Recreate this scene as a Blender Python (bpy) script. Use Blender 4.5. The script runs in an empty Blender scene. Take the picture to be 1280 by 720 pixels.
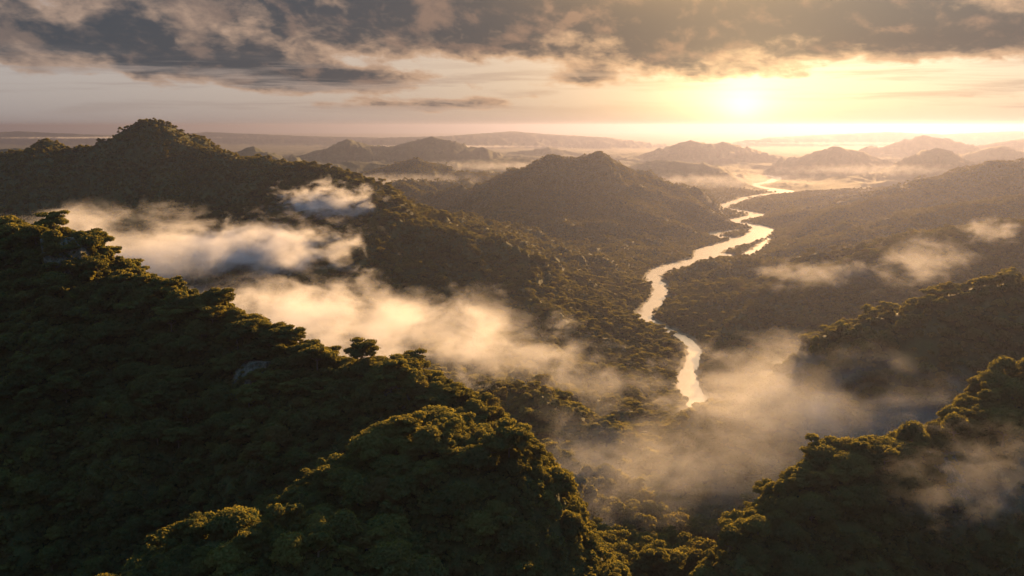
import bpy, math, random
import numpy as np
from mathutils import Vector, Matrix, Quaternion

scene = bpy.context.scene
rad = math.radians

# ------------------------------------------------------------------ camera
CAM_H, PITCH, LENS = 400.0, rad(11.5), 28.0
F_PX = 1280 * LENS / 36.0
cd = bpy.data.cameras.new("camera")
cd.lens, cd.sensor_width = LENS, 36.0
cd.clip_start, cd.clip_end = 1.0, 300000.0
cam = bpy.data.objects.new("camera", cd)
scene.collection.objects.link(cam)
cam.location = (0, 0, CAM_H)
cam.rotation_euler = (math.pi / 2 - PITCH, 0, 0)
scene.camera = cam


def ray(px, py):
    a, b = (px - 640) / F_PX, (360 - py) / F_PX
    return a, math.cos(PITCH) + b * math.sin(PITCH), -math.sin(PITCH) + b * math.cos(PITCH)


def at(px, py, Y):
    """world point seen at that pixel of the photograph, Y metres ahead of the camera"""
    dx, dy, dz = ray(px, py)
    t = Y / dy
    return np.array((dx * t, Y, CAM_H + dz * t))


def ground_at(px, py, z=0.0):
    dx, dy, dz = ray(px, py)
    t = (z - CAM_H) / dz
    return np.array((dx * t, dy * t, z))


def azel(px, py):
    dx, dy, dz = ray(px, py)
    n = math.sqrt(dx * dx + dy * dy + dz * dz)
    return math.atan2(dx, dy), math.asin(dz / n)


# ------------------------------------------------------------------ light and exposure
SUN_AZ, SUN_EL = rad(25.0), rad(10.0)
GLOW_AZ, GLOW_EL = azel(928, 140)
sl = bpy.data.lights.new("sun", "SUN")
sl.energy = 5.0
sl.angle = rad(0.6)
sl.color = (1.0, 0.57, 0.23)
sun = bpy.data.objects.new("sun", sl)
scene.collection.objects.link(sun)
sun_dir = Vector((math.sin(SUN_AZ) * math.cos(SUN_EL), math.cos(SUN_AZ) * math.cos(SUN_EL), math.sin(SUN_EL)))
sun.rotation_euler = sun_dir.to_track_quat("Z", "Y").to_euler()
vs = scene.view_settings
vs.view_transform, vs.look, vs.gamma, vs.exposure = "Standard", "None", 1.0, 2.0
vs.use_curve_mapping = False
c = scene.cycles
c.use_denoising = True
c.denoising_prefilter = "ACCURATE"
c.max_bounces, c.diffuse_bounces, c.glossy_bounces = 4, 2, 2
c.transmission_bounces, c.volume_bounces, c.transparent_max_bounces = 2, 1, 6
c.sample_clamp_indirect = 4.0
c.volume_step_rate = 1.0
c.volume_max_steps = 128


# ------------------------------------------------------------------ node helpers
class Nodes:
    def __init__(self, tree):
        self.t = tree
        tree.nodes.clear()

    def new(self, typ, **props):
        n = self.t.nodes.new(typ)
        for k, v in props.items():
            setattr(n, k, v)
        return n

    def put(self, sock, v):
        if isinstance(v, bpy.types.NodeSocket):
            self.t.links.new(v, sock)
        elif v is not None:
            sock.default_value = v

    def m(self, op, a, b=None, c_=None, clamp=False):
        n = self.new("ShaderNodeMath", operation=op, use_clamp=clamp)
        for i, v in enumerate((a, b, c_)):
            self.put(n.inputs[i], v)
        return n.outputs[0]

    def add(self, a, b): return self.m("ADD", a, b)
    def sub(self, a, b): return self.m("SUBTRACT", a, b)
    def mul(self, a, b): return self.m("MULTIPLY", a, b)

    def step(self, v, lo, hi, a=0.0, b=1.0):
        n = self.new("ShaderNodeMapRange", interpolation_type="SMOOTHSTEP")
        for i, x in enumerate((v, lo, hi, a, b)):
            self.put(n.inputs[i], x)
        return n.outputs[0]

    def xyz(self, x, y, z):
        n = self.new("ShaderNodeCombineXYZ")
        for i, v in enumerate((x, y, z)):
            self.put(n.inputs[i], v)
        return n.outputs[0]

    def sep(self, v):
        n = self.new("ShaderNodeSeparateXYZ")
        self.put(n.inputs[0], v)
        return n.outputs

    def vmul(self, v, s):
        n = self.new("ShaderNodeVectorMath", operation="MULTIPLY")
        self.put(n.inputs[0], v)
        self.put(n.inputs[1], s)
        return n.outputs[0]

    def noise(self, v, scale, detail=4.0, rough=0.5, dist=0.0):
        n = self.new("ShaderNodeTexNoise")
        self.put(n.inputs["Vector"], v)
        n.inputs["Scale"].default_value = scale
        n.inputs["Detail"].default_value = detail
        n.inputs["Roughness"].default_value = rough
        n.inputs["Distortion"].default_value = dist
        return n.outputs[0]

    def mix(self, f, a, b, blend="MIX"):
        n = self.new("ShaderNodeMix", data_type="RGBA", blend_type=blend)
        self.put(n.inputs[0], f)
        for s, v in ((n.inputs[6], a), (n.inputs[7], b)):
            if isinstance(v, tuple) and len(v) == 3:
                v = v + (1.0,)
            self.put(s, v)
        return n.outputs[2]


def material(name):
    m = bpy.data.materials.new(name)
    m.use_nodes = True
    return m, Nodes(m.node_tree)


# ------------------------------------------------------------------ sky
world = bpy.data.worlds.new("World")
scene.world = world
world.use_nodes = True


def build_sky():
    N = Nodes(world.node_tree)
    d = N.new("ShaderNodeTexCoord").outputs["Generated"]
    nd = N.new("ShaderNodeVectorMath", operation="NORMALIZE")
    N.put(nd.inputs[0], d)
    x, y, z = N.sep(nd.outputs[0])
    az = N.m("ARCTAN2", x, y)
    el = N.m("ARCSINE", z)
    elp = N.m("MAXIMUM", el, 0.0)
    sky = N.new("ShaderNodeTexSky", sky_type="NISHITA", sun_disc=False)
    sky.sun_elevation, sky.sun_rotation = SUN_EL, SUN_AZ
    sky.altitude, sky.air_density, sky.dust_density, sky.ozone_density = 400, 1.0, 2.0, 1.5
    base = N.mix(1.0, sky.outputs[0], (0.32, 0.42, 0.60), "MULTIPLY")
    # distance from the sun in the sky
    dot = N.new("ShaderNodeVectorMath", operation="DOT_PRODUCT")
    N.put(dot.inputs[0], nd.outputs[0])
    g = Vector((math.sin(GLOW_AZ) * math.cos(GLOW_EL), math.cos(GLOW_AZ) * math.cos(GLOW_EL), math.sin(GLOW_EL)))
    dot.inputs[1].default_value = g
    ang = N.m("ARCCOSINE", N.m("MINIMUM", dot.outputs["Value"], 1.0))

    def gauss(v, s):
        q = N.m("DIVIDE", v, s)
        return N.m("EXPONENT", N.mul(N.mul(q, q), -1.0))

    low = N.m("EXPONENT", N.mul(elp, -6.0))
    lowband = N.m("EXPONENT", N.mul(elp, -30.0))
    wide = N.m("EXPONENT", N.mul(ang, -2.6))
    mid = N.m("EXPONENT", N.mul(ang, -8.0))
    core = N.m("EXPONENT", N.mul(ang, -16.0))
    disc = gauss(ang, 0.03)
    # veil of thin high cloud, bright towards the sun
    veil = N.mix(wide, (1.95, 1.85, 1.85), (5.4, 3.5, 1.8))
    col = N.mix(N.m("MINIMUM", N.mul(low, 1.6), 0.92), base, veil)
    col = N.mix(N.mul(lowband, 0.8), col, N.mix(wide, (1.2, 1.15, 1.2), (2.4, 1.25, 0.62)))

    # clouds, laid on a sheet that runs away to the horizon
    pv = N.m("DIVIDE", 1.0, N.add(elp, 0.055))
    lv = N.mul(N.m("LOGARITHM", pv, math.e), 2.0)
    u = N.mul(az, 8.0)
    P = N.xyz(N.add(u, N.mul(lv, -0.18)), lv, 0.0)
    n1 = N.noise(P, 1.15, 9.0, 0.58, 0.2)
    n2 = N.noise(N.xyz(N.add(u, 7.3), N.mul(lv, 1.3), 3.0), 3.4, 6.0, 0.62, 0.3)
    vo = N.new("ShaderNodeTexVoronoi", feature="SMOOTH_F1")
    wob = N.new("ShaderNodeVectorMath", operation="ADD")
    N.put(wob.inputs[0], P)
    nz = N.new("ShaderNodeTexNoise")
    N.put(nz.inputs["Vector"], P)
    nz.inputs["Scale"].default_value = 4.0
    N.put(wob.inputs[1], N.vmul(nz.outputs[1], (0.25, 0.25, 0)))
    N.put(vo.inputs["Vector"], wob.outputs[0])
    vo.inputs["Scale"].default_value = 2.3
    vo.inputs["Detail"].default_value = 3.0
    vo.inputs["Roughness"].default_value = 0.55
    vo.inputs["Smoothness"].default_value = 0.6
    billow = N.sub(0.75, vo.outputs["Distance"])
    n = N.add(N.add(N.mul(n1, 0.54), N.mul(n2, 0.32)), N.mul(billow, 0.19))
    bias = None
    # (px, py, half width, half height, weight) of the cloud masses and the gaps
    for (px, py, sx, sy, w) in CLOUDS:
        a0, e0 = azel(px, py)
        q = N.add(N.m("POWER", N.m("ABSOLUTE", N.m("DIVIDE", N.sub(az, a0), sx / F_PX)), 2.0),
                  N.m("POWER", N.m("ABSOLUTE", N.m("DIVIDE", N.sub(el, e0), sy / F_PX)), 2.0))
        t = N.mul(N.m("EXPONENT", N.mul(q, -1.0)), w)
        bias = t if bias is None else N.add(bias, t)
    deck = N.step(el, 0.055, 0.15, 0.0, 0.22)
    dens = N.add(N.add(n, bias), deck)
    cov = N.step(dens, 0.45, 0.58)
    thick = N.step(dens, 0.52, 0.74)
    # the side of each cloud turned to the sun
    n1b = N.noise(N.xyz(N.sub(N.add(u, N.mul(lv, -0.18)), N.mul(N.sub(az, GLOW_AZ), 0.4)), N.add(lv, 0.12), 0.0), 1.15, 9.0, 0.58, 0.2)
    lit = N.step(N.sub(n1, n1b), -0.02, 0.14)
    edge_c = N.mix(mid, N.mix(wide, (1.7, 1.25, 1.0), (3.8, 2.1, 1.05)), (6.5, 4.0, 1.9))
    dark_c = N.mix(wide, (0.14, 0.22, 0.31), (0.58, 0.44, 0.36))
    under = N.mix(N.mul(lit, 0.6), dark_c, N.mix(wide, (0.95, 0.75, 0.66), (3.0, 1.5, 0.75)))
    cloud = N.mix(thick, edge_c, under)
    back = N.step(ang, 0.88, 1.6)
    col = N.mix(N.mul(back, 0.85), col, (0.6, 1.5, 2.6))
    high = N.step(el, 0.32, 0.65)
    col = N.mix(high, col, (0.9, 2.0, 3.4))
    cloud = N.mix(high, cloud, (0.75, 1.75, 2.9))
    col = N.mix(N.mul(N.mul(cov, N.step(el, 0.0, 0.02)), 0.94), col, cloud)
    # thin streaks of stratus low over the horizon
    n3 = N.noise(N.xyz(N.mul(az, 5.0), N.mul(el, 75.0), 5.0), 1.0, 6.0, 0.6, 0.4)
    strat = N.mul(N.mul(N.step(n3, 0.46, 0.66), N.step(el, 0.0, 0.02)), N.step(el, 0.05, 0.09, 1.0, 0.0))
    col = N.mix(N.mul(strat, 0.75), col, N.mix(mid, N.mix(wide, (1.5, 1.35, 1.3), (2.9, 1.75, 1.0)), (5.0, 3.2, 1.6)))
    # added gold glow in the unseen sky above the frame, brightens the river's reflection
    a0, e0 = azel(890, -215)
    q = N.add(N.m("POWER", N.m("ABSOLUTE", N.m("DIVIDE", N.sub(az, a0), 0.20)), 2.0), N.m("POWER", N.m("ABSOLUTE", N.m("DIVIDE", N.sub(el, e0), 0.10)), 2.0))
    gold_boost = N.new("ShaderNodeVectorMath", operation="SCALE")
    gold_boost.inputs[0].default_value = (1.0, 0.57, 0.17)
    N.put(gold_boost.inputs["Scale"], N.mul(N.m("EXPONENT", N.mul(q, -1.0)), 17.0))
    col = N.mix(1.0, col, gold_boost.outputs[0], "ADD")
    # the sun itself, burning through
    glow = N.add(N.add(N.mul(mid, 1.2), N.mul(core, 7.0)), N.mul(disc, 2.0))
    glow = N.mul(N.mul(glow, N.sub(1.0, N.mul(cov, 0.72))), N.step(el, -0.005, 0.03, 0.4, 1.0))
    gl = N.new("ShaderNodeVectorMath", operation="SCALE")
    gl.inputs[0].default_value = (1.0, 0.69, 0.33)
    N.put(gl.inputs["Scale"], glow)
    col = N.mix(1.0, col, gl.outputs[0], "ADD")
    bg = N.new("ShaderNodeBackground")
    N.put(bg.inputs[0], col)
    bg.inputs[1].default_value = 0.055
    out = N.new("ShaderNodeOutputWorld")
    N.put(out.inputs[0], bg.outputs[0])


CLOUDS = [
    (640, -40, 1100, 70, 0.16), (60, 60, 210, 32, 0.22), (190, 62, 130, 22, 0.12), (300, 86, 140, 19, 0.24), (440, 100, 130, 14, 0.30),
    (520, 45, 200, 26, 0.20), (620, 62, 60, 14, 0.12), (520, 132, 150, 10, 0.32), (330, 108, 50, 9, 0.2), (1220, 120, 130, 6, 0.16), (800, 128, 70, 5, 0.14),
    (835, 70, 80, 28, 0.28), (930, 88, 75, 18, 0.22), (1150, 40, 120, 22, 0.22), (1270, 45, 90, 24, 0.20), (725, 99, 40, 13, 0.36),
    (1000, 12, 100, 26, 0.24), (900, 22, 140, 26, 0.24), (780, 20, 120, 30, 0.12), (1080, 60, 120, 14, 0.10), (680, 66, 40, 9, 0.12),
    (705, 40, 40, 18, -0.10), (985, 48, 28, 16, -0.10), (90, 125, 220, 32, -0.16), (1120, 120, 240, 26, -0.16),
    (640, 90, 70, 12, -0.10), (930, 128, 110, 14, -0.25), (890, -230, 170, 95, -0.9), (470, 78, 60, 10, -0.08), (300, 150, 500, 14, -0.2), (700, 150, 300, 12, -0.15),  # includes an unseen gap above the frame, added to brighten the river's reflection
]
build_sky()


# ------------------------------------------------------------------ noise and terrain
def _hash(ix, iy, seed):
    h = (ix.astype(np.int64) * 374761393 + iy.astype(np.int64) * 668265263 + seed * 974634721) & 0xFFFFFFFF
    h = ((h ^ (h >> 13)) * 1274126177) & 0xFFFFFFFF
    return h ^ (h >> 16)


def perlin(x, y, seed=0):
    x0, y0 = np.floor(x), np.floor(y)
    fx, fy = x - x0, y - y0
    u = fx * fx * fx * (fx * (fx * 6 - 15) + 10)
    v = fy * fy * fy * (fy * (fy * 6 - 15) + 10)

    def corner(dx, dy):
        a = _hash(x0 + dx, y0 + dy, seed).astype(np.float64) * (2 * np.pi / 4294967296.0)
        return np.cos(a) * (fx - dx) + np.sin(a) * (fy - dy)
    n0 = corner(0, 0) * (1 - u) + corner(1, 0) * u
    n1 = corner(0, 1) * (1 - u) + corner(1, 1) * u
    return (n0 * (1 - v) + n1 * v) * 1.5


def fbm(x, y, octv, seed=0, gain=0.5):
    s, a, f = 0.0, 1.0, 1.0
    for i in range(octv):
        s = s + a * perlin(x * f + 17.3 * i, y * f - 9.1 * i, seed + i)
        a *= gain
        f *= 2.03
    return s


def ridged(x, y, octv, seed=0, gain=0.5):
    s, a, f, w = 0.0, 1.0, 1.0, 1.0
    for i in range(octv):
        r = 1.0 - np.abs(perlin(x * f + 5.7 * i, y * f + 3.3 * i, seed + i))
        r = r * r
        s = s + a * r * w
        w = np.clip(r * 1.3, 0, 1)
        a *= gain
        f *= 2.1
    return s


def smoothstep(a, b, v):
    t = np.clip((v - a) / (b - a), 0, 1)
    return t * t * (3 - 2 * t)


def poly_dist(x, y, P):
    """distance to a polyline and the third coordinate of the nearest point on it"""
    best = np.full(x.shape, 1e18)
    val = np.zeros(x.shape)
    for (ax, ay, av), (bx, by, bv) in zip(P[:-1], P[1:]):
        vx, vy = bx - ax, by - ay
        t = np.clip(((x - ax) * vx + (y - ay) * vy) / (vx * vx + vy * vy + 1e-9), 0, 1)
        d = (x - ax - t * vx) ** 2 + (y - ay - t * vy) ** 2
        m = d < best
        best = np.where(m, d, best)
        val = np.where(m, av + t * (bv - av), val)
    return np.sqrt(best), val


# river: (px, py, half width in metres), placed on the valley floor
RIVER = [(955, 219, 30), (972, 222, 34), (962, 227, 34), (944, 231, 30), (958, 235, 40), (985, 240, 70), (960, 243, 40),
         (935, 247, 30), (920, 252, 28), (903, 258, 26), (915, 262, 26), (945, 268, 34), (930, 273, 34), (914, 277, 34),
         (935, 281, 36), (955, 286, 40), (948, 293, 44), (930, 301, 44), (900, 309, 46), (884, 316, 44), (880, 324, 42),
         (850, 331, 34), (824, 339, 26), (817, 348, 20), (826, 362, 19), (820, 376, 18), (806, 390, 17), (812, 402, 14),
         (850, 420, 12), (868, 438, 12), (862, 458, 14), (858, 478, 17), (868, 498, 19), (884, 518, 19), (896, 538, 17),
         (915, 562, 14), (935, 590, 10)]
BRANCH = [(952, 286, 26), (915, 289, 24), (892, 292, 22), (905, 297, 20), (935, 298, 24)]
BRANCH2 = [(905, 318, 26), (930, 321, 18), (962, 298, 10)]
BRANCH3 = [(958, 238, 40), (1000, 241.5, 30)]


def _riv(L):
    o = []
    for px, py, w in L:
        p = ground_at(px, py)
        o.append((p[0], p[1], w * 0.84))
    # smooth
    q = []
    for i in range(len(o) - 1):
        for k in range(4):
            t = k / 4
            p0, p1, p2, p3 = o[max(i - 1, 0)], o[i], o[i + 1], o[min(i + 2, len(o) - 1)]
            q.append(tuple(0.5 * (2 * b + (c2 - a) * t + (2 * a - 5 * b + 4 * c2 - d) * t * t + (3 * b - a - 3 * c2 + d) * t ** 3)
                           for a, b, c2, d in zip(p0, p1, p2, p3)))
    q.append(o[-1])
    return q


RIV = [_riv(L) for L in (RIVER, BRANCH, BRANCH2, BRANCH3)]

# ridges: crest points (px, py, metres ahead), side slope, top rounding, tree allowance, gully depth
RIDGES = [
    # near left ridge, with its knob
    ([(-260, 305, 640), (-60, 285, 590), (20, 283, 560), (70, 288, 545), (92, 315, 538), (125, 350, 532), (200, 352, 524), (245, 372, 512),
      (300, 402, 498), (375, 425, 480), (400, 445, 470), (440, 447, 462), (500, 460, 448), (545, 478, 438), (562, 500, 430)], 1.2, 14, 8, 0.48),
    # dome in front
    ([(440, 570, 325), (500, 540, 328), (560, 528, 330), (596, 545, 328), (616, 575, 324)], 1.65, 36, 8, 0.10),
    ([(596, 552, 327), (618, 640, 308), (622, 720, 288)], 1.7, 24, 8, 0.10),
    # near lobe at the bottom
    ([(130, 715, 262), (240, 658, 262), (320, 652, 264), (370, 640, 266), (430, 662, 268), (460, 690, 262)], 1.2, 14, 8, 0.12),
    # gully canopy
    ([(700, 668, 400), (760, 692, 400), (850, 700, 405), (900, 715, 400)], 0.7, 16, 9, 0.1),
    # right near hill
    ([(962, 735, 335), (975, 655, 352), (1012, 604, 372), (1060, 565, 392), (1110, 555, 400), (1180, 520, 415), (1230, 498, 425),
      (1290, 465, 440), (1420, 430, 470)], 1.55, 20, 8, 0.34),
    # right middle ridge
    ([(1015, 430, 820), (1060, 402, 800), (1100, 388, 790), (1180, 360, 780), (1290, 338, 770), (1420, 320, 760)], 0.75, 18, 9, 0.35),
    # left spur below the fog
    ([(520, 462, 950), (600, 470, 900), (660, 478, 870), (720, 505, 840), (800, 548, 800), (850, 582, 775)], 0.60, 18, 9, 0.3),
    # spur to the river bend
    ([(480, 345, 1750), (560, 352, 1650), (620, 372, 1560), (700, 388, 1500), (780, 402, 1480), (850, 432, 1400), (866, 445, 1370)], 0.38, 25, 7, 0.35),
    # big left mountain
    ([(-200, 205, 2300), (-60, 195, 2250), (0, 192, 2250), (30, 188, 2230), (55, 174, 2200), (80, 184, 2200), (130, 181, 2250), (150, 176, 2250), (175, 160, 2250), (200, 148, 2250),
      (225, 162, 2230), (245, 181, 2200), (300, 194, 2100), (370, 200, 2000), (410, 212, 1900), (450, 230, 1800), (475, 248, 1750), (492, 275, 1680)], 0.50, 18, 5, 0.50),
    ([(440, 228, 1850), (510, 262, 2050), (580, 268, 2300), (640, 285, 2450)], 0.34, 25, 5, 0.5),
    ([(200, 160, 2200), (230, 235, 1950), (270, 290, 1700)], 0.5, 20, 5, 0.5),
    ([(55, 180, 2180), (60, 260, 1850), (90, 310, 1600)], 0.5, 20, 5, 0.5),
    # twin peak in the middle
    ([(540, 262, 3500), (600, 245, 3500), (640, 230, 3500), (665, 214, 3500), (690, 194, 3480), (702, 197, 3480), (718, 197, 3500), (745, 190, 3500), (772, 211, 3450),
      (820, 236, 3350), (860, 250, 3250), (900, 268, 3150)], 0.50, 24, 4, 0.8),
    ([(745, 198, 3480), (760, 240, 3100), (740, 290, 2700), (700, 315, 2450)], 0.36, 30, 4, 0.5),
    ([(690, 202, 3470), (650, 255, 3000), (600, 300, 2500)], 0.36, 30, 4, 0.5),
    # right slopes, near to far
    ([(985, 395, 1500), (1050, 345, 1520), (1100, 318, 1550), (1150, 300, 1600), (1220, 286, 1650), (1300, 270, 1700), (1420, 250, 1750)], 0.40, 30, 6, 0.6),
    ([(945, 318, 2350), (1020, 300, 2350), (1100, 285, 2400), (1180, 258, 2450), (1240, 250, 2500), (1300, 240, 2550), (1420, 235, 2600)], 0.34, 30, 5, 0.6),
    ([(985, 292, 2750), (1050, 262, 2950), (1110, 246, 3100), (1180, 232, 3200), (1225, 212, 3250), (1250, 200, 3250), (1290, 200, 3300), (1420, 205, 3400)], 0.36, 25, 4, 0.5),
    ([(1000, 246, 4300), (1100, 236, 4300), (1200, 226, 4400), (1300, 222, 4500)], 0.25, 40, 3, 0.5),
    # far hills
    ([(300, 192, 6200), (320, 183, 6200), (345, 196, 6200)], 0.36, 15, 0, 0.85),
    ([(380, 193, 7600), (415, 184, 7600), (437, 174, 7600), (458, 181, 7600), (500, 184, 7700), (515, 176, 7700), (540, 171, 7700), (560, 177, 7700), (590, 192, 7600)], 0.30, 20, 0, 0.85),
    ([(460, 215, 4700), (495, 204, 4700), (520, 198, 4700), (545, 208, 4700), (575, 222, 4600)], 0.36, 20, 0, 0.85),
    ([(400, 208, 5200), (440, 202, 5400), (480, 206, 5400)], 0.3, 30, 0, 0.85),
    ([(580, 215, 4400), (620, 222, 4200), (650, 232, 4000)], 0.3, 30, 0, 0.85),
    ([(640, 190, 9500), (685, 184, 9500), (730, 192, 9500)], 0.25, 30, 0, 0.85),
    ([(560, 204, 6000), (630, 198, 6200), (680, 200, 6200)], 0.22, 40, 0, 0.85),
    ([(770, 200, 8200), (820, 188, 8200), (866, 175, 8200), (885, 180, 8200), (905, 177, 8200), (930, 186, 8200), (975, 197, 8000)], 0.30, 20, 0, 0.85),
    ([(770, 208, 5600), (830, 200, 5700), (880, 204, 5600), (940, 216, 5300)], 0.24, 40, 0, 0.85),
    ([(970, 210, 6600), (1010, 194, 6600), (1045, 183, 6600), (1065, 186, 6600), (1110, 206, 6500)], 0.34, 18, 0, 0.85),
    ([(1085, 192, 9000), (1130, 176, 9000), (1155, 169, 9000), (1180, 174, 9000), (1215, 184, 9000)], 0.30, 20, 0, 0.85),
    ([(1110, 212, 5600), (1145, 196, 5600), (1172, 184, 5600), (1195, 196, 5600), (1225, 206, 5500)], 0.36, 15, 0, 0.85),
    ([(1190, 202, 6800), (1225, 190, 6800), (1255, 182, 6800), (1285, 190, 6800), (1380, 190, 6800)], 0.34, 18, 0, 0.85),
    ([(1210, 184, 9800), (1290, 172, 9800), (1400, 178, 9800)], 0.26, 25, 0, 0.85),
    ([(-120, 171, 18000), (20, 164, 18500), (90, 167, 18000), (170, 171, 18000), (260, 165, 19000), (380, 170, 18000), (470, 172, 17000)], 0.16, 60, 0, 0.85),
    ([(480, 172, 15000), (560, 170, 15000), (640, 164, 16000), (690, 168, 16000), (760, 172, 15000)], 0.16, 60, 0, 0.85),
    ([(960, 172, 16000), (1040, 168, 17000), (1110, 165, 17000), (1180, 168, 17000), (1270, 164, 18000), (1400, 168, 17000)], 0.18, 60, 0, 0.85),
    ([(-60, 190, 5200), (20, 186, 5200), (70, 192, 5000)], 0.3, 30, 0, 0.85),
    ([(240, 196, 7600), (290, 190, 7800), (350, 194, 8000)], 0.25, 30, 0, 0.85),
    ([(-250, 185, 9000), (-80, 188, 9000), (20, 189, 9000), (120, 188, 9000), (260, 194, 9000)], 0.2, 40, 0, 0.85),
]
CREST = []
for pts, s, w, trees, gul in RIDGES:
    CREST.append(([(p[0], p[1], p[2] - trees) for p in (at(*q) for q in pts)], s, w, gul))


def river_dist(x, y):
    best = np.full(x.shape, 1e9)
    for P in RIV:
        d, w = poly_dist(x, y, P)
        best = np.minimum(best, d - w)
    return best


def height(x, y):
    x, y = np.asarray(x, float), np.asarray(y, float)
    r = np.hypot(x, y)
    wx = x + 22 * fbm(x / 130, y / 130, 3, 50) + 70 * np.clip(r / 2500, 0, 1) * fbm(x / 600, y / 600, 3, 60)
    wy = y + 22 * fbm(x / 130 + 40, y / 130, 3, 55) + 70 * np.clip(r / 2500, 0, 1) * fbm(x / 600 + 9, y / 600, 3, 66)
    dr = river_dist(x, y)
    drc = np.clip(dr, 0, None)
    rg = ridged(wx / 520, wy / 520, 5, 3)
    rs = ridged(wx / 560, wy / 560, 3, 23, 0.42)
    rg2 = ridged(wx / 150, wy / 150, 4, 13)
    # valley floor, rising from the river into low hills, flattening out far away
    amp = 1 - np.exp(-drc / 700)
    farf = 1 - smoothstep(6500, 14000, r)
    base = 4 + 0.035 * np.clip(drc, 0, 1500) * farf + amp * (14 + (40 + 75 * (1 - smoothstep(3000, 5000, r))) * farf) * np.clip(rs - 0.5, 0, None) \
        + 17 * farf * (1 - 0.85 * smoothstep(2800, 4800, r)) * np.clip(drc / 150, 0, 1) * np.clip(rg2 - 0.5, 0, None) + 6 * (1 - np.exp(-drc / 60))
    base = base + 62 * smoothstep(900, 380, np.hypot(x * 0.8, y)) * np.clip(drc / 250, 0, 1)
    gul = np.clip(1.35 - np.where(r < 4000, rg, rs), -0.4, 1.0)
    gul2 = np.clip(1.25 - rg2, -0.3, 1.0)
    out = base
    k = np.clip(r * 0.012, 5, 40)
    for P, s, w, g in CREST:
        d0, zc = poly_dist(x, y, P)
        reach = (max(p[2] for p in P) + 60) / (s * 0.6) + 150
        m = d0 < reach
        if not m.any():
            continue
        mx, my = 0.5 * (wx[m] + x[m]), 0.5 * (wy[m] + y[m])
        gm, gm2 = gul[m] - 0.2, gul2[m] - 0.2
        h = np.full(mx.shape, -1e9)
        for (ax, ay, av), (bx, by, bv) in zip(P[:-1], P[1:]):
            vx, vy = bx - ax, by - ay
            t = np.clip(((mx - ax) * vx + (my - ay) * vy) / (vx * vx + vy * vy + 1e-9), 0, 1)
            d = np.hypot(mx - ax - t * vx, my - ay - t * vy)
            drop = s * (np.sqrt(d * d + w * w) - w)
            h = np.maximum(h, av + t * (bv - av) - drop - np.minimum(drop, 95) * g * (0.8 * gm * np.clip(d / 60, 0, 1) + 0.35 * gm2))
        h = h + 3.0 * np.clip(r[m] / 900, 0.3, 2.5) * (rg2[m] - 0.8)
        o, kk = out[m], k[m]
        hi = np.maximum(o, h)
        # smooth maximum without lifting far-apart surfaces
        e = np.clip(kk - np.abs(o - h), 0, None)
        out[m] = hi + e * e / (4 * kk) * 0.7
    # river bed and banks
    bank = smoothstep(0, 1, np.clip((dr + 4 * perlin(x / 35, y / 35, 90)) / np.clip(0.05 * r, 60, 260), 0, 1))
    out = np.where(dr < 0.12 * r + 60, np.minimum(out, 0.6 + (out - 0.6) * bank + 0.02 * drc), out)
    out = np.where(dr + (3 + 0.0022 * r) * perlin(x / 30, y / 30, 91) + 0.0035 * r * perlin(x / 95, y / 95, 92) < 0, -2.5, out)
    # canopy and rock roughness
    rough = 1.6 * fbm(x / 18, y / 18, 3, 31) * np.clip(drc / 20, 0, 1) * np.clip(r / 400, 0.6, 1)
    far_rough = 3.0 * fbm(x / 60, y / 60, 3, 35, 0.6) * smoothstep(2500, 5000, r) * farf * np.clip(drc / 60, 0, 1)
    return out + rough + far_rough


def link(ob):
    scene.collection.objects.link(ob)
    return ob


def tag(o, label=None, cat=None, group=None, kind=None):
    for k, v in (("label", label), ("category", cat), ("group", group), ("kind", kind)):
        if v:
            o[k] = v
    return o


def mesh_np(name, V, Q, mat=None, smooth=False):
    me = bpy.data.meshes.new(name)
    V = np.asarray(V, np.float32)
    Q = np.asarray(Q, np.int32)
    n = Q.shape[1]
    me.vertices.add(len(V))
    me.vertices.foreach_set("co", V.ravel())
    me.loops.add(Q.size)
    me.loops.foreach_set("vertex_index", Q.ravel())
    me.polygons.add(len(Q))
    me.polygons.foreach_set("loop_start", np.arange(0, Q.size, n, dtype=np.int32))
    if smooth:
        me.polygons.foreach_set("use_smooth", np.ones(len(Q), bool))
    me.update(calc_edges=True)
    me.validate()
    if mat:
        me.materials.append(mat)
    return me


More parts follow.
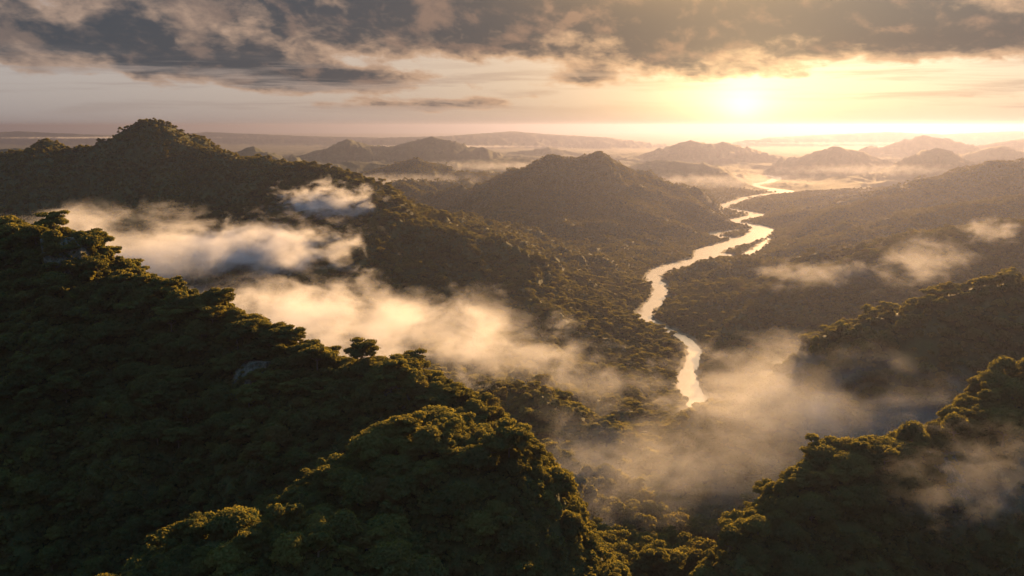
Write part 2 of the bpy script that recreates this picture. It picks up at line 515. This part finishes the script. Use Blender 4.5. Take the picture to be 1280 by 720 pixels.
# ---- terrain sheet
def terrain_material():
    m, N = material("forest_floor_and_rock")
    geo = N.new("ShaderNodeNewGeometry")
    pos = geo.outputs["Position"]
    nz = N.sep(geo.outputs["True Normal"])[2]
    px, py, pz = N.sep(pos)
    n1 = N.noise(pos, 0.012, 6, 0.6)
    n2 = N.noise(pos, 0.09, 5, 0.65)
    green = N.mix(N.step(n1, 0.35, 0.65), (0.030, 0.040, 0.014), (0.062, 0.066, 0.024))
    green = N.mix(N.step(n2, 0.4, 0.7), green, (0.022, 0.028, 0.012))
    streak = N.noise(N.vmul(pos, (1.0, 1.0, 0.22)), 0.16, 6, 0.65)
    rock = N.mix(N.step(streak, 0.35, 0.68), (0.045, 0.043, 0.04), (0.22, 0.205, 0.185))
    k = N.step(N.add(nz, N.mul(N.sub(n2, 0.5), 0.35)), 0.05, 0.16, 1.0, 0.0)
    col = N.mix(k, green, rock)
    # sand and mud along the water
    shore = N.step(N.add(pz, N.mul(n2, 2.0)), 0.9, 2.6, 1.0, 0.0)
    col = N.mix(N.mul(shore, 0.8), col, (0.16, 0.13, 0.09))
    b = N.new("ShaderNodeBsdfPrincipled")
    N.put(b.inputs["Base Color"], col)
    b.inputs["Roughness"].default_value = 0.95
    b.inputs["Specular IOR Level"].default_value = 0.1
    bump = N.new("ShaderNodeBump")
    bump.inputs["Strength"].default_value = 0.9
    bump.inputs["Distance"].default_value = 5.0
    N.put(bump.inputs["Height"], N.add(N.noise(pos, 0.05, 5, 0.6), N.mul(n2, 0.5)))
    N.put(b.inputs["Normal"], bump.outputs[0])
    N.put(N.new("ShaderNodeOutputMaterial").inputs[0], b.outputs[0])
    return m


def build_terrain():
    az = np.concatenate([np.linspace(-180, -42, 70)[:-1], np.linspace(-42, 42, 1050), np.linspace(42, 180, 70)[1:]])
    az = np.radians(az[:-1])
    rr = 30 * np.exp(np.linspace(0, math.log(45000 / 30), 1150))
    A, R = np.meshgrid(az, rr)
    x, y = R * np.sin(A), R * np.cos(A)
    z = height(x.ravel(), y.ravel())
    nr, na = A.shape
    V = np.stack([x.ravel(), y.ravel(), z], 1)
    V = np.vstack([V, [[0, 0, float(z[:na].mean())]]])
    i = np.arange(nr * na).reshape(nr, na)
    j = np.roll(i, -1, 1)
    Q = np.stack([i[:-1], j[:-1], j[1:], i[1:]], -1).reshape(-1, 4)[:, ::-1]
    Q = Q[:, [0, 3, 2, 1]]
    c0 = len(V) - 1
    cap = np.stack([np.full(na, c0), i[0], i[0], j[0]], 1)  # closes the hole under the camera
    me = mesh_np("terrain", V, Q, terrain_material(), True)
    ob = link(bpy.data.objects.new("terrain", me))
    tag(ob, "rolling jungle covered ridges and valley floor reaching to the horizon", None, None, "structure")
    return ob


terrain = build_terrain()


# ---- river
def build_river():
    m, N = material("river_water")
    pos = N.new("ShaderNodeNewGeometry").outputs["Position"]
    b = N.new("ShaderNodeBsdfPrincipled")
    b.inputs["Base Color"].default_value = (0.25, 0.17, 0.075, 1)
    b.inputs["Roughness"].default_value = 0.26
    b.inputs["IOR"].default_value = 1.85
    bump = N.new("ShaderNodeBump")
    bump.inputs["Strength"].default_value = 0.35
    bump.inputs["Distance"].default_value = 0.6
    N.put(bump.inputs["Height"], N.add(N.noise(pos, 0.25, 4, 0.6), N.mul(N.noise(pos, 0.05, 2), 0.6)))
    N.put(b.inputs["Normal"], bump.outputs[0])
    N.put(N.new("ShaderNodeOutputMaterial").inputs[0], b.outputs[0])
    V, Q = [], []
    for k, P in enumerate(RIV):
        P = np.array(P)
        t = np.gradient(P[:, :2], axis=0)
        t /= np.linalg.norm(t, axis=1)[:, None] + 1e-9
        nrm = np.stack([-t[:, 1], t[:, 0]], 1)
        w = (P[:, 2] * 1.0 + 26)[:, None]
        o = len(V)
        for a, bb in zip(P[:, :2] - nrm * w, P[:, :2] + nrm * w):
            V += [(*a, -0.02 * k), (*bb, -0.02 * k)]
        for i in range(len(P) - 1):
            Q.append((o + 2 * i, o + 2 * i + 1, o + 2 * i + 3, o + 2 * i + 2))
    ob = link(bpy.data.objects.new("river", mesh_np("river", V, Q, m)))
    tag(ob, "winding river shining gold along the valley floor", None, None, "structure")


build_river()


# ------------------------------------------------------------------ trees
def leaf_material(name, c1, c2, c3):
    m, N = material(name)
    rnd = N.new("ShaderNodeNewGeometry").outputs["Random Per Island"]
    oi = N.new("ShaderNodeObjectInfo").outputs["Random"]
    col = N.mix(rnd, c1, c2)
    col = N.mix(N.mul(oi, 0.75), col, c3)
    loc = N.new("ShaderNodeObjectInfo").outputs["Location"]
    col = N.mix(N.mul(N.step(oi, 0.84, 0.88), 0.6), col, (0.15, 0.155, 0.045))
    col = N.mix(N.mul(N.m("COMPARE", oi, 0.30, 0.035), 0.65), col, (0.11, 0.075, 0.035))
    col = N.mix(N.mul(N.m("COMPARE", oi, 0.55, 0.06), 0.5), col, (0.022, 0.040, 0.024))
    patch = N.noise(loc, 0.006, 4, 0.6)
    col = N.mix(N.step(patch, 0.42, 0.60), N.mix(0.6, col, (0.024, 0.050, 0.026)), col)
    col = N.mix(N.mul(N.step(N.noise(loc, 0.02, 3, 0.6), 0.55, 0.68), 0.5), col, (0.13, 0.12, 0.04))
    d = N.new("ShaderNodeBsdfDiffuse")
    N.put(d.inputs[0], col)
    t = N.new("ShaderNodeBsdfTranslucent")
    N.put(t.inputs[0], N.mix(0.6, col, (0.34, 0.27, 0.03)))
    mx = N.new("ShaderNodeMixShader")
    mx.inputs[0].default_value = 0.42
    N.put(mx.inputs[1], d.outputs[0])
    N.put(mx.inputs[2], t.outputs[0])
    N.put(N.new("ShaderNodeOutputMaterial").inputs[0], mx.outputs[0])
    return m


LEAF = leaf_material("jungle_leaves", (0.026, 0.058, 0.030), (0.125, 0.135, 0.040), (0.062, 0.072, 0.034))
mb, Nb = material("bark")
bb = Nb.new("ShaderNodeBsdfPrincipled")
Nb.put(bb.inputs["Base Color"], Nb.mix(Nb.noise(Nb.new("ShaderNodeTexCoord").outputs["Object"], 1.2, 5, 0.6), (0.05, 0.04, 0.03), (0.17, 0.14, 0.11)))
bb.inputs["Roughness"].default_value = 0.9
Nb.put(Nb.new("ShaderNodeOutputMaterial").inputs[0], bb.outputs[0])
BARK = mb


def crown_arrays(rng, R, H, z0, nl, nleaf, ls, flat=0.62, tier=False):
    """leaf sprays spread over the lobes of one crown; returns verts, quads and lobe centres"""
    cs, rs = [], []
    for i in range(nl):
        a = i * 2.39996 + rng.uniform(-0.4, 0.4)
        q = math.sqrt((i + 0.3) / nl)
        rr = R * 0.78 * q
        dome = (1 - q * q) if not tier else rng.uniform(0.1, 0.9)
        cs.append((rr * math.cos(a), rr * math.sin(a), z0 + H * (0.25 + 0.6 * dome) + rng.uniform(-0.08, 0.08) * H))
        rs.append(R * rng.uniform(0.20, 0.46) * (1 - 0.25 * q))
    cs, rs = np.array(cs), np.array(rs)
    pr = rs ** 2 / (rs ** 2).sum()
    li = rng.choice(nl, nleaf, p=pr)
    d = rng.normal(size=(nleaf, 3))
    d[:, 2] = np.abs(d[:, 2]) * np.where(rng.random(nleaf) < 0.78, 1, -0.7)
    d /= np.linalg.norm(d, axis=1)[:, None]
    rad_ = rs[li] * np.where(rng.random(nleaf) < 0.8, rng.uniform(0.62, 1.06, nleaf), rng.uniform(1.0, 1.38, nleaf))
    P = cs[li] + d * rad_[:, None] * np.array([1, 1, flat])
    n = d + rng.normal(size=(nleaf, 3)) * 0.45 + np.array([0, 0, 0.25])
    n /= np.linalg.norm(n, axis=1)[:, None]
    t = np.cross(n, rng.normal(size=(nleaf, 3)))
    t /= np.linalg.norm(t, axis=1)[:, None]
    b = np.cross(n, t)
    s = ls * rng.uniform(0.6, 1.4, nleaf)[:, None]
    v0 = P - t * s
    v1 = P + b * s * 0.55 + n * s * 0.18
    v2 = P + t * s - n * s * 0.25
    v3 = P - b * s * 0.55 + n * s * 0.18
    V = np.stack([v0, v1, v2, v3], 1).reshape(-1, 3)
    Q = np.arange(nleaf * 4).reshape(-1, 4)
    # twiggy hearts of the lobes
    ring = []
    base = len(V)
    VV, QQ = [V], [Q]
    for cc, r0 in zip(cs, rs):
        th = np.linspace(0, 2 * math.pi, 7)[:-1]
        lv = []
        for zf, rf in ((-0.62, 0.35), (-0.1, 0.8), (0.5, 0.55)):
            jit = rng.uniform(0.8, 1.1, 6)
            lv.append(np.stack([cc[0] + r0 * 0.8 * rf * np.cos(th) * jit, cc[1] + r0 * 0.8 * rf * np.sin(th) * jit,
                                np.full(6, cc[2] + r0 * 0.8 * flat * zf)], 1))
        lv = np.vstack(lv)
        VV.append(lv)
        k = np.arange(6)
        k2 = (k + 1) % 6
        for row in (0, 6):
            QQ.append(np.stack([k + row, k2 + row, k2 + row + 6, k + row + 6], 1) + base)
        QQ.append(np.array([[12, 13, 14, 15], [12, 15, 16, 17]]) + base)
        base += 18
    return np.vstack(VV), np.vstack(QQ), cs


def tube(V, Q, p0, p1, r0, r1, n=6):
    p0, p1 = np.array(p0, float), np.array(p1, float)
    ax = p1 - p0
    ax /= np.linalg.norm(ax) + 1e-9
    u = np.cross(ax, (0.3, 0.9, 0.1))
    u /= np.linalg.norm(u)
    w = np.cross(ax, u)
    o = len(V)
    for p, r in ((p0, r0), (p1, r1)):
        for k in range(n):
            a = 2 * math.pi * k / n
            V.append(tuple(p + r * (u * math.cos(a) + w * math.sin(a))))
    for k in range(n):
        k2 = (k + 1) % n
        Q.append((o + k, o + k2, o + n + k2, o + n + k))


def trunk_arrays(rng, z0, cs, r):
    V, Q = [], []
    top = z0 + 1.0
    pts = [(0, 0, -3.0), (rng.uniform(-.3, .3), rng.uniform(-.3, .3), top * 0.5), (rng.uniform(-.5, .5), rng.uniform(-.5, .5), top)]
    tube(V, Q, pts[0], pts[1], r * 1.5, r)
    tube(V, Q, pts[1], pts[2], r, r * 0.8)
    for cc in cs[::2]:
        mid = (np.array(pts[2]) * 0.5 + cc * 0.5) + np.array([0, 0, -0.4])
        tube(V, Q, pts[2], mid, r * 0.5, r * 0.33, 5)
        tube(V, Q, mid, cc, r * 0.33, r * 0.12, 5)
    return V, Q


# kinds: (crown radius, crown depth, clear trunk, lobes, flatness, tiered)
KINDS = [(7.0, 7.5, 4.5, 15, 0.62, False), (5.8, 8.5, 5.0, 13, 0.75, False), (8.0, 6.0, 6.0, 17, 0.5, False),
         (4.4, 9.5, 4.0, 11, 0.9, True), (7.2, 10.0, 8.0, 12, 0.42, True)]
NEAR, MID, FAR = [], [], []
for i, (R, H, z0, nl, fl, ti) in enumerate(KINDS):
    rng = np.random.default_rng(100 + i)
    V, Q, cs = crown_arrays(rng, R, H, z0, nl + 6, int(4600 * (R / 6.5) ** 2), 0.52, fl, ti)
    cm = mesh_np("crown", V, Q, LEAF)
    V, Q = trunk_arrays(rng, z0, cs, 0.34)
    NEAR.append((cm, mesh_np("trunk", V, Q, BARK)))
    rng = np.random.default_rng(200 + i)
    V, Q, cs = crown_arrays(rng, R, H, z0, nl, 700, 1.25, fl, ti)
    MID.append(mesh_np("mid_crown", V, Q, LEAF))
    rng = np.random.default_rng(300 + i)
    V, Q, cs = crown_arrays(rng, R, H, z0, 7, 130, 2.6, fl, ti)
    FAR.append(mesh_np("far_crown", V, Q, LEAF))


BUSH = []
for i in range(3):
    rng = np.random.default_rng(400 + i)
    V, Q, cs = crown_arrays(rng, 3.0, 2.6, 0.0, 6, 420, 0.5, 0.7, True)
    BUSH.append(mesh_np("shrub", V, Q, LEAF))


def normal_z(x, y, e=3.0):
    gx = (height(x + e, y) - height(x - e, y)) / (2 * e)
    gy = (height(x, y + e) - height(x, y - e)) / (2 * e)
    return gx, gy, 1 / np.sqrt(1 + gx * gx + gy * gy)


def scatter(rmin, rmax, sp, seed, azmax=40):
    rng = np.random.default_rng(seed)
    xm = rmax * math.sin(rad(azmax))
    gx, gy = np.meshgrid(np.arange(-xm, xm, sp), np.arange(rmin * 0.7, rmax, sp))
    x = (gx + rng.uniform(-.45, .45, gx.shape) * sp).ravel()
    y = (gy + rng.uniform(-.45, .45, gx.shape) * sp).ravel()
    r = np.hypot(x, y)
    az = np.degrees(np.arctan2(x, y))
    m = (r >= rmin) & (r < rmax) & (np.abs(az) < azmax)
    x, y = x[m], y[m]
    return x, y, rng


def visible(x, y, z, ntest=70):
    """can the camera see the point over the bare terrain"""
    ok = np.ones(len(x), bool)
    for t in np.linspace(0.25, 0.985, ntest):
        zz = CAM_H + (z - CAM_H) * t
        ok &= zz > height(x * t, y * t) - 1
    return ok


def project(x, y, z):
    dy, dz = y, z - CAM_H
    f = dy * math.cos(PITCH) - dz * math.sin(PITCH)
    u = dy * math.sin(PITCH) + dz * math.cos(PITCH)
    return 640 + F_PX * x / f, 360 - F_PX * u / f, f


SHRUBS = []
STUFF = []   # x, y, z, scale, rotz, variant


def build_forest():
    near_list = None
    for band, (r0, r1, sp) in enumerate(((150, 800, 6.2), (800, 2000, 7.8), (2000, 3600, 7.6), (3600, 5200, 11.0))):
        x, y, rng = scatter(r0, r1, sp, 40 + band, 42 if band == 0 else 38)
        z = height(x, y)
        gx, gy, nz = normal_z(x, y)
        dr = river_dist(x, y)
        dens = fbm(x / 45, y / 45, 2, 77)
        keep = (z > 1.0) & (dr > 5) & (nz > np.where(np.hypot(x, y) < 900, 0.28, 0.04)) & (rng.random(len(x)) < 0.93 + 0.3 * dens)
        x, y, z, nz = x[keep], y[keep], z[keep], nz[keep]
        n = len(x)
        sc = np.clip(rng.lognormal(-0.06, 0.36, n), 0.45, 1.7) * (0.82, 0.72, 0.52, 0.58)[band]
        sc = sc * np.where(nz < 0.6, 0.75, 1.0)
        rot = rng.uniform(0, 2 * math.pi, n)
        var = rng.integers(0, len(KINDS), n)
        z = z - 2.0 - 4.0 * sc * np.clip(1.2 * (1 - nz) + 0.3, 0, 1)
        if band == 0:
            px, py, f = project(x, y, z + 8 * sc)
            inside = (px > 5) & (px < 1275) & (py > 0) & (py < 715)
            vis = inside.copy()
            idx = np.where(inside & (f < 650))[0]
            vis[:] = False
            vis[idx] = visible(x[idx], y[idx], z[idx] + 8 * sc[idx])
            size = np.where(vis, sc / f, 0)
            order = np.argsort(-size)[:298]
            order = order[size[order] > 0]
            near_list = [(x[i], y[i], z[i], sc[i], rot[i], int(var[i]), px[i], py[i]) for i in order]
            m = np.ones(n, bool)
            m[order] = False
            x, y, z, sc, rot, var = x[m], y[m], z[m], sc[m], rot[m], var[m]
            f = np.hypot(x, y)
            var = np.where(f < 560, var, var + 5)
        elif band == 1:
            var = var + 5
        else:
            var = var + 10
        STUFF.append(np.stack([x, y, z, sc, rot, var], 1))
    # shrubs and creepers between the trunks and on the steep faces
    x, y, rng = scatter(150, 720, 4.2, 61, 42)
    z = height(x, y)
    gx, gy, nz = normal_z(x, y, 1.5)
    keep = (nz > 0.10) & (rng.random(len(x)) < 0.9)
    x, y, z, gx, gy, nz = (a[keep] for a in (x, y, z, gx, gy, nz))
    n = len(x)
    sc = rng.uniform(0.7, 1.5, n)
    SHRUBS.append(np.stack([x - gx * nz, y - gy * nz, z - 0.4, sc, rng.uniform(0, 6.28, n), rng.integers(0, 3, n)], 1))
    return near_list


near_trees = build_forest()
print("near", len(near_trees), "stuff", [len(s) for s in STUFF])

HILLS = {
    "dome": "leafy tree in the gold rimmed canopy of the rounded hill at bottom centre",
    "lobe": "leafy tree on the low tree clump in front of the rounded hill, lower left",
    "ridge": "dark leafy tree on the shaded face of the tall cliffy ridge at left",
    "gully": "leafy tree in the gully between the rounded hill and the right hand hill",
    "right": "dark leafy tree on the steep near hill at lower right beside blue mist",
}
GROUPS = {
    "dome": "trees covering the rounded hill at bottom centre", "lobe": "trees of the low clump at lower left",
    "ridge": "trees covering the left ridge", "gully": "trees in the gully", "right": "trees covering the right near hill",
}


def near_forest():
    protos = []
    for cm, tm in NEAR:
        protos.append((cm, tm))
    for (x, y, z, s, rz, v, px, py) in near_trees:
        root = link(bpy.data.objects.new("jungle_tree", None))
        root.location = (x, y, z)
        root.rotation_euler = (0, 0, rz)
        root.scale = (s, s, s)
        root.empty_display_size = 1
        cm, tm = protos[v]
        c_ = link(bpy.data.objects.new("crown", cm))
        c_.parent = root
        t_ = link(bpy.data.objects.new("trunk", tm))
        t_.parent = root
        if px > 905:
            k = "right"
        elif px > 690:
            k = "gully"
        elif y < 285 and px < 500:
            k = "lobe"
        elif px > 370 and y < 385:
            k = "dome"
        else:
            k = "ridge"
        tag(root, HILLS[k], "tree", GROUPS[k])


near_forest()


# ------------------------------------------------------------------ bare limestone faces
def ground_hit(px, py):
    dx, dy, dz = ray(px, py)
    t = np.linspace(150, 1500, 8000) / dy
    k = int(np.argmax(height(dx * t, dy * t) > CAM_H + dz * t))
    return dx * t[k], dy * t[k], CAM_H + dz * t[k]


def rock_material():
    m, N = material("limestone")
    pos = N.new("ShaderNodeNewGeometry").outputs["Position"]
    a = N.noise(N.vmul(pos, (1.0, 1.0, 0.18)), 0.55, 8, 0.65, 0.5)
    b_ = N.noise(pos, 1.3, 6, 0.65)
    col = N.mix(N.step(a, 0.36, 0.64), (0.022, 0.021, 0.018), (0.115, 0.105, 0.085))
    col = N.mix(N.step(b_, 0.48, 0.62), col, (0.025, 0.045, 0.02))
    b = N.new("ShaderNodeBsdfPrincipled")
    N.put(b.inputs["Base Color"], col)
    b.inputs["Roughness"].default_value = 0.92
    bump = N.new("ShaderNodeBump")
    bump.inputs["Strength"].default_value = 0.8
    bump.inputs["Distance"].default_value = 0.7
    N.put(bump.inputs["Height"], N.add(a, N.mul(b_, 0.6)))
    N.put(b.inputs["Normal"], bump.outputs[0])
    N.put(N.new("ShaderNodeOutputMaterial").inputs[0], b.outputs[0])
    return m


CLIFFS = [
    (300, 492, 11, 18, "dark streaked limestone cliff halfway down the shaded left ridge"),
    (88, 330, 15, 17, "sunlit limestone face at the right edge of the topmost left knob"),
    (500, 498, 15, 11, "pale limestone face under the tree crest right behind the rounded hill"),
    (1195, 610, 9, 15, "dark limestone cliff in the blue mist of the lower right hill"),
]


def build_cliffs():
    rm = rock_material()
    for k, (px, py, w, h, label) in enumerate(CLIFFS):
        x, y, z = ground_hit(px, py)
        nu, nv = 44, 60
        U, W = np.meshgrid(np.linspace(-1, 1, nu), np.linspace(-1, 1, nv))
        edge = np.clip(1 - (np.abs(U) ** 2.2 + np.abs(W) ** 2.6) * (1 + 0.45 * fbm(U * 2 + k * 9, W * 2, 3, 200 + k)), 0, 1)
        ux, wz = U.ravel() * w, W.ravel() * h
        # buttresses, ledges and cracks standing out of the slope
        out_ = 7.0 * np.sqrt(edge.ravel()) + 2.6 * ridged(ux / 7 + k * 5, wz / 26, 4, 210 + k) * edge.ravel() \
            + 0.8 * fbm(ux / 1.8, wz / 3.2, 3, 220 + k) - 5.0
        gx, gy, nz = normal_z(np.array([x]), np.array([y]), 6.0)
        dirv = np.array([-float(gx[0]), -float(gy[0])])
        dirv /= np.linalg.norm(dirv) + 1e-9
        side = np.array([-dirv[1], dirv[0]])
        lean = wz * 0.42
        X = ux * side[0] + (out_ - lean) * dirv[0]
        Y = ux * side[1] + (out_ - lean) * dirv[1]
        front = np.stack([X, Y, wz], 1)
        back = np.stack([ux * side[0] * 0.9 + (-12 - lean) * dirv[0], ux * side[1] * 0.9 + (-12 - lean) * dirv[1], wz * 0.9], 1)
        i = np.arange(nu * nv).reshape(nv, nu)
        q = np.stack([i[:-1, :-1], i[:-1, 1:], i[1:, 1:], i[1:, :-1]], -1).reshape(-1, 4)
        o = nu * nv
        rim = np.concatenate([i[0, :], i[1:, -1], i[-1, -2::-1], i[-2:0:-1, 0]])
        r2 = np.roll(rim, -1)
        sides = np.stack([rim, rim + o, r2 + o, r2], 1)
        ob = link(bpy.data.objects.new("limestone_cliff", mesh_np("limestone_cliff", np.vstack([front, back]), np.vstack([q, q[:, ::-1] + o, sides]), rm)))
        ob.location = (x, y, z)
        rng = np.random.default_rng(500 + k)
        pick = rng.choice(np.where(edge.ravel() > 0.02)[0], 60)
        SHRUBS.append(np.stack([x + X[pick], y + Y[pick], z + wz[pick] - 0.8, rng.uniform(0.3, 0.8, 60), rng.uniform(0, 6.28, 60), rng.integers(0, 3, 60)], 1))
        tag(ob, label, "cliff")


build_cliffs()


def stuff_forest(name, label, sources, A):
    col = bpy.data.collections.new(name + "_sources")
    for i, me in enumerate(sources):
        col.objects.link(bpy.data.objects.new("source_%s_%02d" % (name, i), me))
    me = bpy.data.meshes.new(name)
    me.vertices.add(len(A))
    me.vertices.foreach_set("co", A[:, :3].astype(np.float32).ravel())
    for nm, typ, arr in (("size", "FLOAT", A[:, 3]), ("turn", "FLOAT", A[:, 4]), ("variant", "INT", A[:, 5])):
        at_ = me.attributes.new(nm, typ, "POINT")
        at_.data.foreach_set("value", arr.astype(np.int32 if typ == "INT" else np.float32))
    ob = link(bpy.data.objects.new(name, me))
    ng = bpy.data.node_groups.new(name, "GeometryNodeTree")
    ng.interface.new_socket("Geometry", in_out="INPUT", socket_type="NodeSocketGeometry")
    ng.interface.new_socket("Geometry", in_out="OUTPUT", socket_type="NodeSocketGeometry")
    nd, lk = ng.nodes, ng.links
    gi, go = nd.new("NodeGroupInput"), nd.new("NodeGroupOutput")
    ci = nd.new("GeometryNodeCollectionInfo")
    ci.inputs["Collection"].default_value = col
    ci.inputs["Separate Children"].default_value = True
    ci.inputs["Reset Children"].default_value = True
    iop = nd.new("GeometryNodeInstanceOnPoints")
    iop.inputs["Pick Instance"].default_value = True

    def attr(nm, typ):
        n = nd.new("GeometryNodeInputNamedAttribute")
        n.data_type = typ
        n.inputs[0].default_value = nm
        return n.outputs[0]
    cx = nd.new("ShaderNodeCombineXYZ")
    lk.new(attr("turn", "FLOAT"), cx.inputs[2])
    er = nd.new("FunctionNodeEulerToRotation")
    lk.new(cx.outputs[0], er.inputs[0])
    lk.new(gi.outputs[0], iop.inputs["Points"])
    lk.new(ci.outputs[0], iop.inputs["Instance"])
    lk.new(attr("variant", "INT"), iop.inputs["Instance Index"])
    lk.new(er.outputs[0], iop.inputs["Rotation"])
    lk.new(attr("size", "FLOAT"), iop.inputs["Scale"])
    lk.new(iop.outputs[0], go.inputs[0])
    md = ob.modifiers.new("canopy", "NODES")
    md.node_group = ng
    tag(ob, label, None, None, "stuff")


stuff_forest("jungle_canopy", "closed jungle canopy spreading over the ridges and valley slopes",
             [q[0] for q in NEAR] + MID + FAR, np.vstack(STUFF))
stuff_forest("undergrowth", "dense shrubs and creepers covering the steep near slopes", BUSH, np.vstack(SHRUBS))


# ------------------------------------------------------------------ air and fog
def build_haze():
    m, N = material("haze_air")
    v = N.new("ShaderNodeVolumePrincipled")
    v.inputs["Color"].default_value = (0.155, 0.175, 0.29, 1)
    v.inputs["Absorption Color"].default_value = (0, 0, 0, 1)
    v.inputs["Density"].default_value = 5.2e-5
    v.inputs["Anisotropy"].default_value = 0.63
    N.put(N.new("ShaderNodeOutputMaterial").inputs["Volume"], v.outputs[0])
    s, b, t = 46000, -10.0, 465.0
    V = [(x, y, z) for z in (b, t) for x, y in ((-s, -s), (s, -s), (s, s), (-s, s))]
    Q = [(0, 3, 2, 1), (4, 5, 6, 7), (0, 1, 5, 4), (1, 2, 6, 5), (2, 3, 7, 6), (3, 0, 4, 7)]
    ob = link(bpy.data.objects.new("haze", mesh_np("haze", V, Q, m)))
    tag(ob, "warm morning haze filling the air over the valley", None, None, "stuff")


build_haze()


# (px, py, metres ahead, half sizes across/along/up, turn in degrees, density, noise threshold, label)
FOGS = [
    (430, 405, 880, 275, 130, 52, -20, 0.013, 0.40, "broad pale fog bank lying behind the left ridge"),
    (620, 440, 850, 150, 80, 30, -28, 0.006, 0.42, "tail of pale fog sliding down over the spur"),
    (170, 318, 1300, 330, 150, 85, -12, 0.008, 0.42, "thin blue wisps of fog at the foot of the left mountain"),
    (335, 308, 1400, 180, 110, 58, -6, 0.017, 0.40, "bright sunlit fog puff below the left mountain"),
    (410, 254, 1650, 110, 75, 52, 0, 0.018, 0.40, "small bright fog puff clinging to the mountain shoulder"),
    (1000, 482, 760, 155, 110, 56, 15, 0.0055, 0.40, "warm fog bank over the near bend of the river"),
    (885, 512, 1010, 80, 60, 22, 10, 0.006, 0.40, "small warm mist drifting over the nearest bend of the river"),
    (790, 590, 690, 140, 80, 32, -15, 0.003, 0.42, "low mist pooled in front of the dark spur"),
    (740, 480, 1000, 150, 90, 32, -25, 0.003, 0.42, "thin warm mist on the slope left of the river"),
    (1010, 342, 1450, 140, 70, 34, 6, 0.004, 0.42, "thin wisp of fog over the right hand slope"),
    (1155, 328, 1350, 120, 60, 60, 30, 0.0042, 0.42, "slanting wisp of fog on the right hand slope"),
    (1240, 288, 1500, 80, 50, 30, 20, 0.005, 0.42, "small wisp of fog high on the right hand slope"),
    (1000, 525, 620, 200, 90, 58, 14, 0.0026, 0.36, "wide warm veil of mist behind the right near hill"),
    (760, 590, 610, 170, 80, 46, -10, 0.0022, 0.36, "wide thin veil of mist before the dark spur"),
    (900, 226, 4700, 750, 420, 48, 12, 0.0009, 0.40, "thin gold mist over the far bends of the river"),
    (500, 226, 4000, 620, 300, 48, 4, 0.0010, 0.40, "thin mist in the basin in front of the far left hills"),
    (640, 208, 5400, 800, 400, 50, 0, 0.0009, 0.40, "thin mist in the valley behind the twin peak"),
    (1090, 212, 4900, 700, 300, 44, 6, 0.0009, 0.40, "thin mist at the feet of the right hand cones"),
    (130, 172, 15000, 2600, 900, 24, 3, 0.0007, 0.42, "long pale mist layer on the far plain behind the left mountain"),
    (560, 183, 11000, 1700, 700, 22, -3, 0.0008, 0.42, "long pale mist layer on the far plain left of the twin peak"),
    (1060, 179, 13000, 1900, 700, 28, -2, 0.0008, 0.42, "pale mist layer on the far plain behind the right hand cones"),
    (1235, 600, 350, 55, 35, 28, 20, 0.004, 0.42, "faint blue mist before the lower right hill"),
]


def unit_blob():
    th = np.linspace(0, 2 * math.pi, 25)[:-1]
    V, Q = [(0, 0, -1)], []
    rows = 11
    for k in range(1, rows):
        p = -math.pi / 2 + math.pi * k / rows
        for a in th:
            V.append((math.cos(p) * math.cos(a), math.cos(p) * math.sin(a), math.sin(p)))
    V.append((0, 0, 1))
    n = 24
    T = []
    for k in range(n):
        k2 = (k + 1) % n
        T.append((0, 1 + k2, 1 + k))
        e = 1 + (rows - 2) * n
        T.append((len(V) - 1, e + k, e + k2))
        for r in range(rows - 2):
            a, b = 1 + r * n, 1 + (r + 1) * n
            T.append((a + k, a + k2, b + k2))
            T.append((a + k, b + k2, b + k))
    return V, T


def build_fog():
    V, T = unit_blob()
    for i, (px, py, Y, sx, sy, sz, rot, den, thr, label) in enumerate(FOGS):
        m, N = material("fog")
        oc = N.new("ShaderNodeTexCoord").outputs["Object"]
        pos = N.new("ShaderNodeNewGeometry").outputs["Position"]
        ln = N.new("ShaderNodeVectorMath", operation="LENGTH")
        N.put(ln.inputs[0], oc)
        nz = N.noise(N.vmul(pos, (0.9, 1.0, 1.5)), 3.4 / max(min(sx, 3 * sz + 40), sx * 0.14), 7, 0.62, 0.5)
        fall = N.m("MULTIPLY_ADD", ln.outputs["Value"], -0.95, 0.50)
        dd = N.step(N.add(N.m("MULTIPLY_ADD", nz, 2.6, -0.80), fall), thr + 0.02, thr + 0.50)
        v = N.new("ShaderNodeVolumePrincipled")
        v.inputs["Color"].default_value = (0.92, 0.93, 0.96, 1)
        v.inputs["Anisotropy"].default_value = 0.15
        N.put(v.inputs["Density"], N.mul(dd, den))
        N.put(N.new("ShaderNodeOutputMaterial").inputs["Volume"], v.outputs[0])
        m.cycles.volume_step_rate = 0.4 if Y < 5000 else 2.5
        ob = link(bpy.data.objects.new("fog_bank", mesh_np("fog_bank", V, T, m)))
        ob.location = at(px, py, Y)
        ob.scale = (sx * 1.35, sy * 1.35, sz * 1.25)
        ob.rotation_euler = (0, 0, rad(rot))
        tag(ob, label, None, None, "stuff")


build_fog()
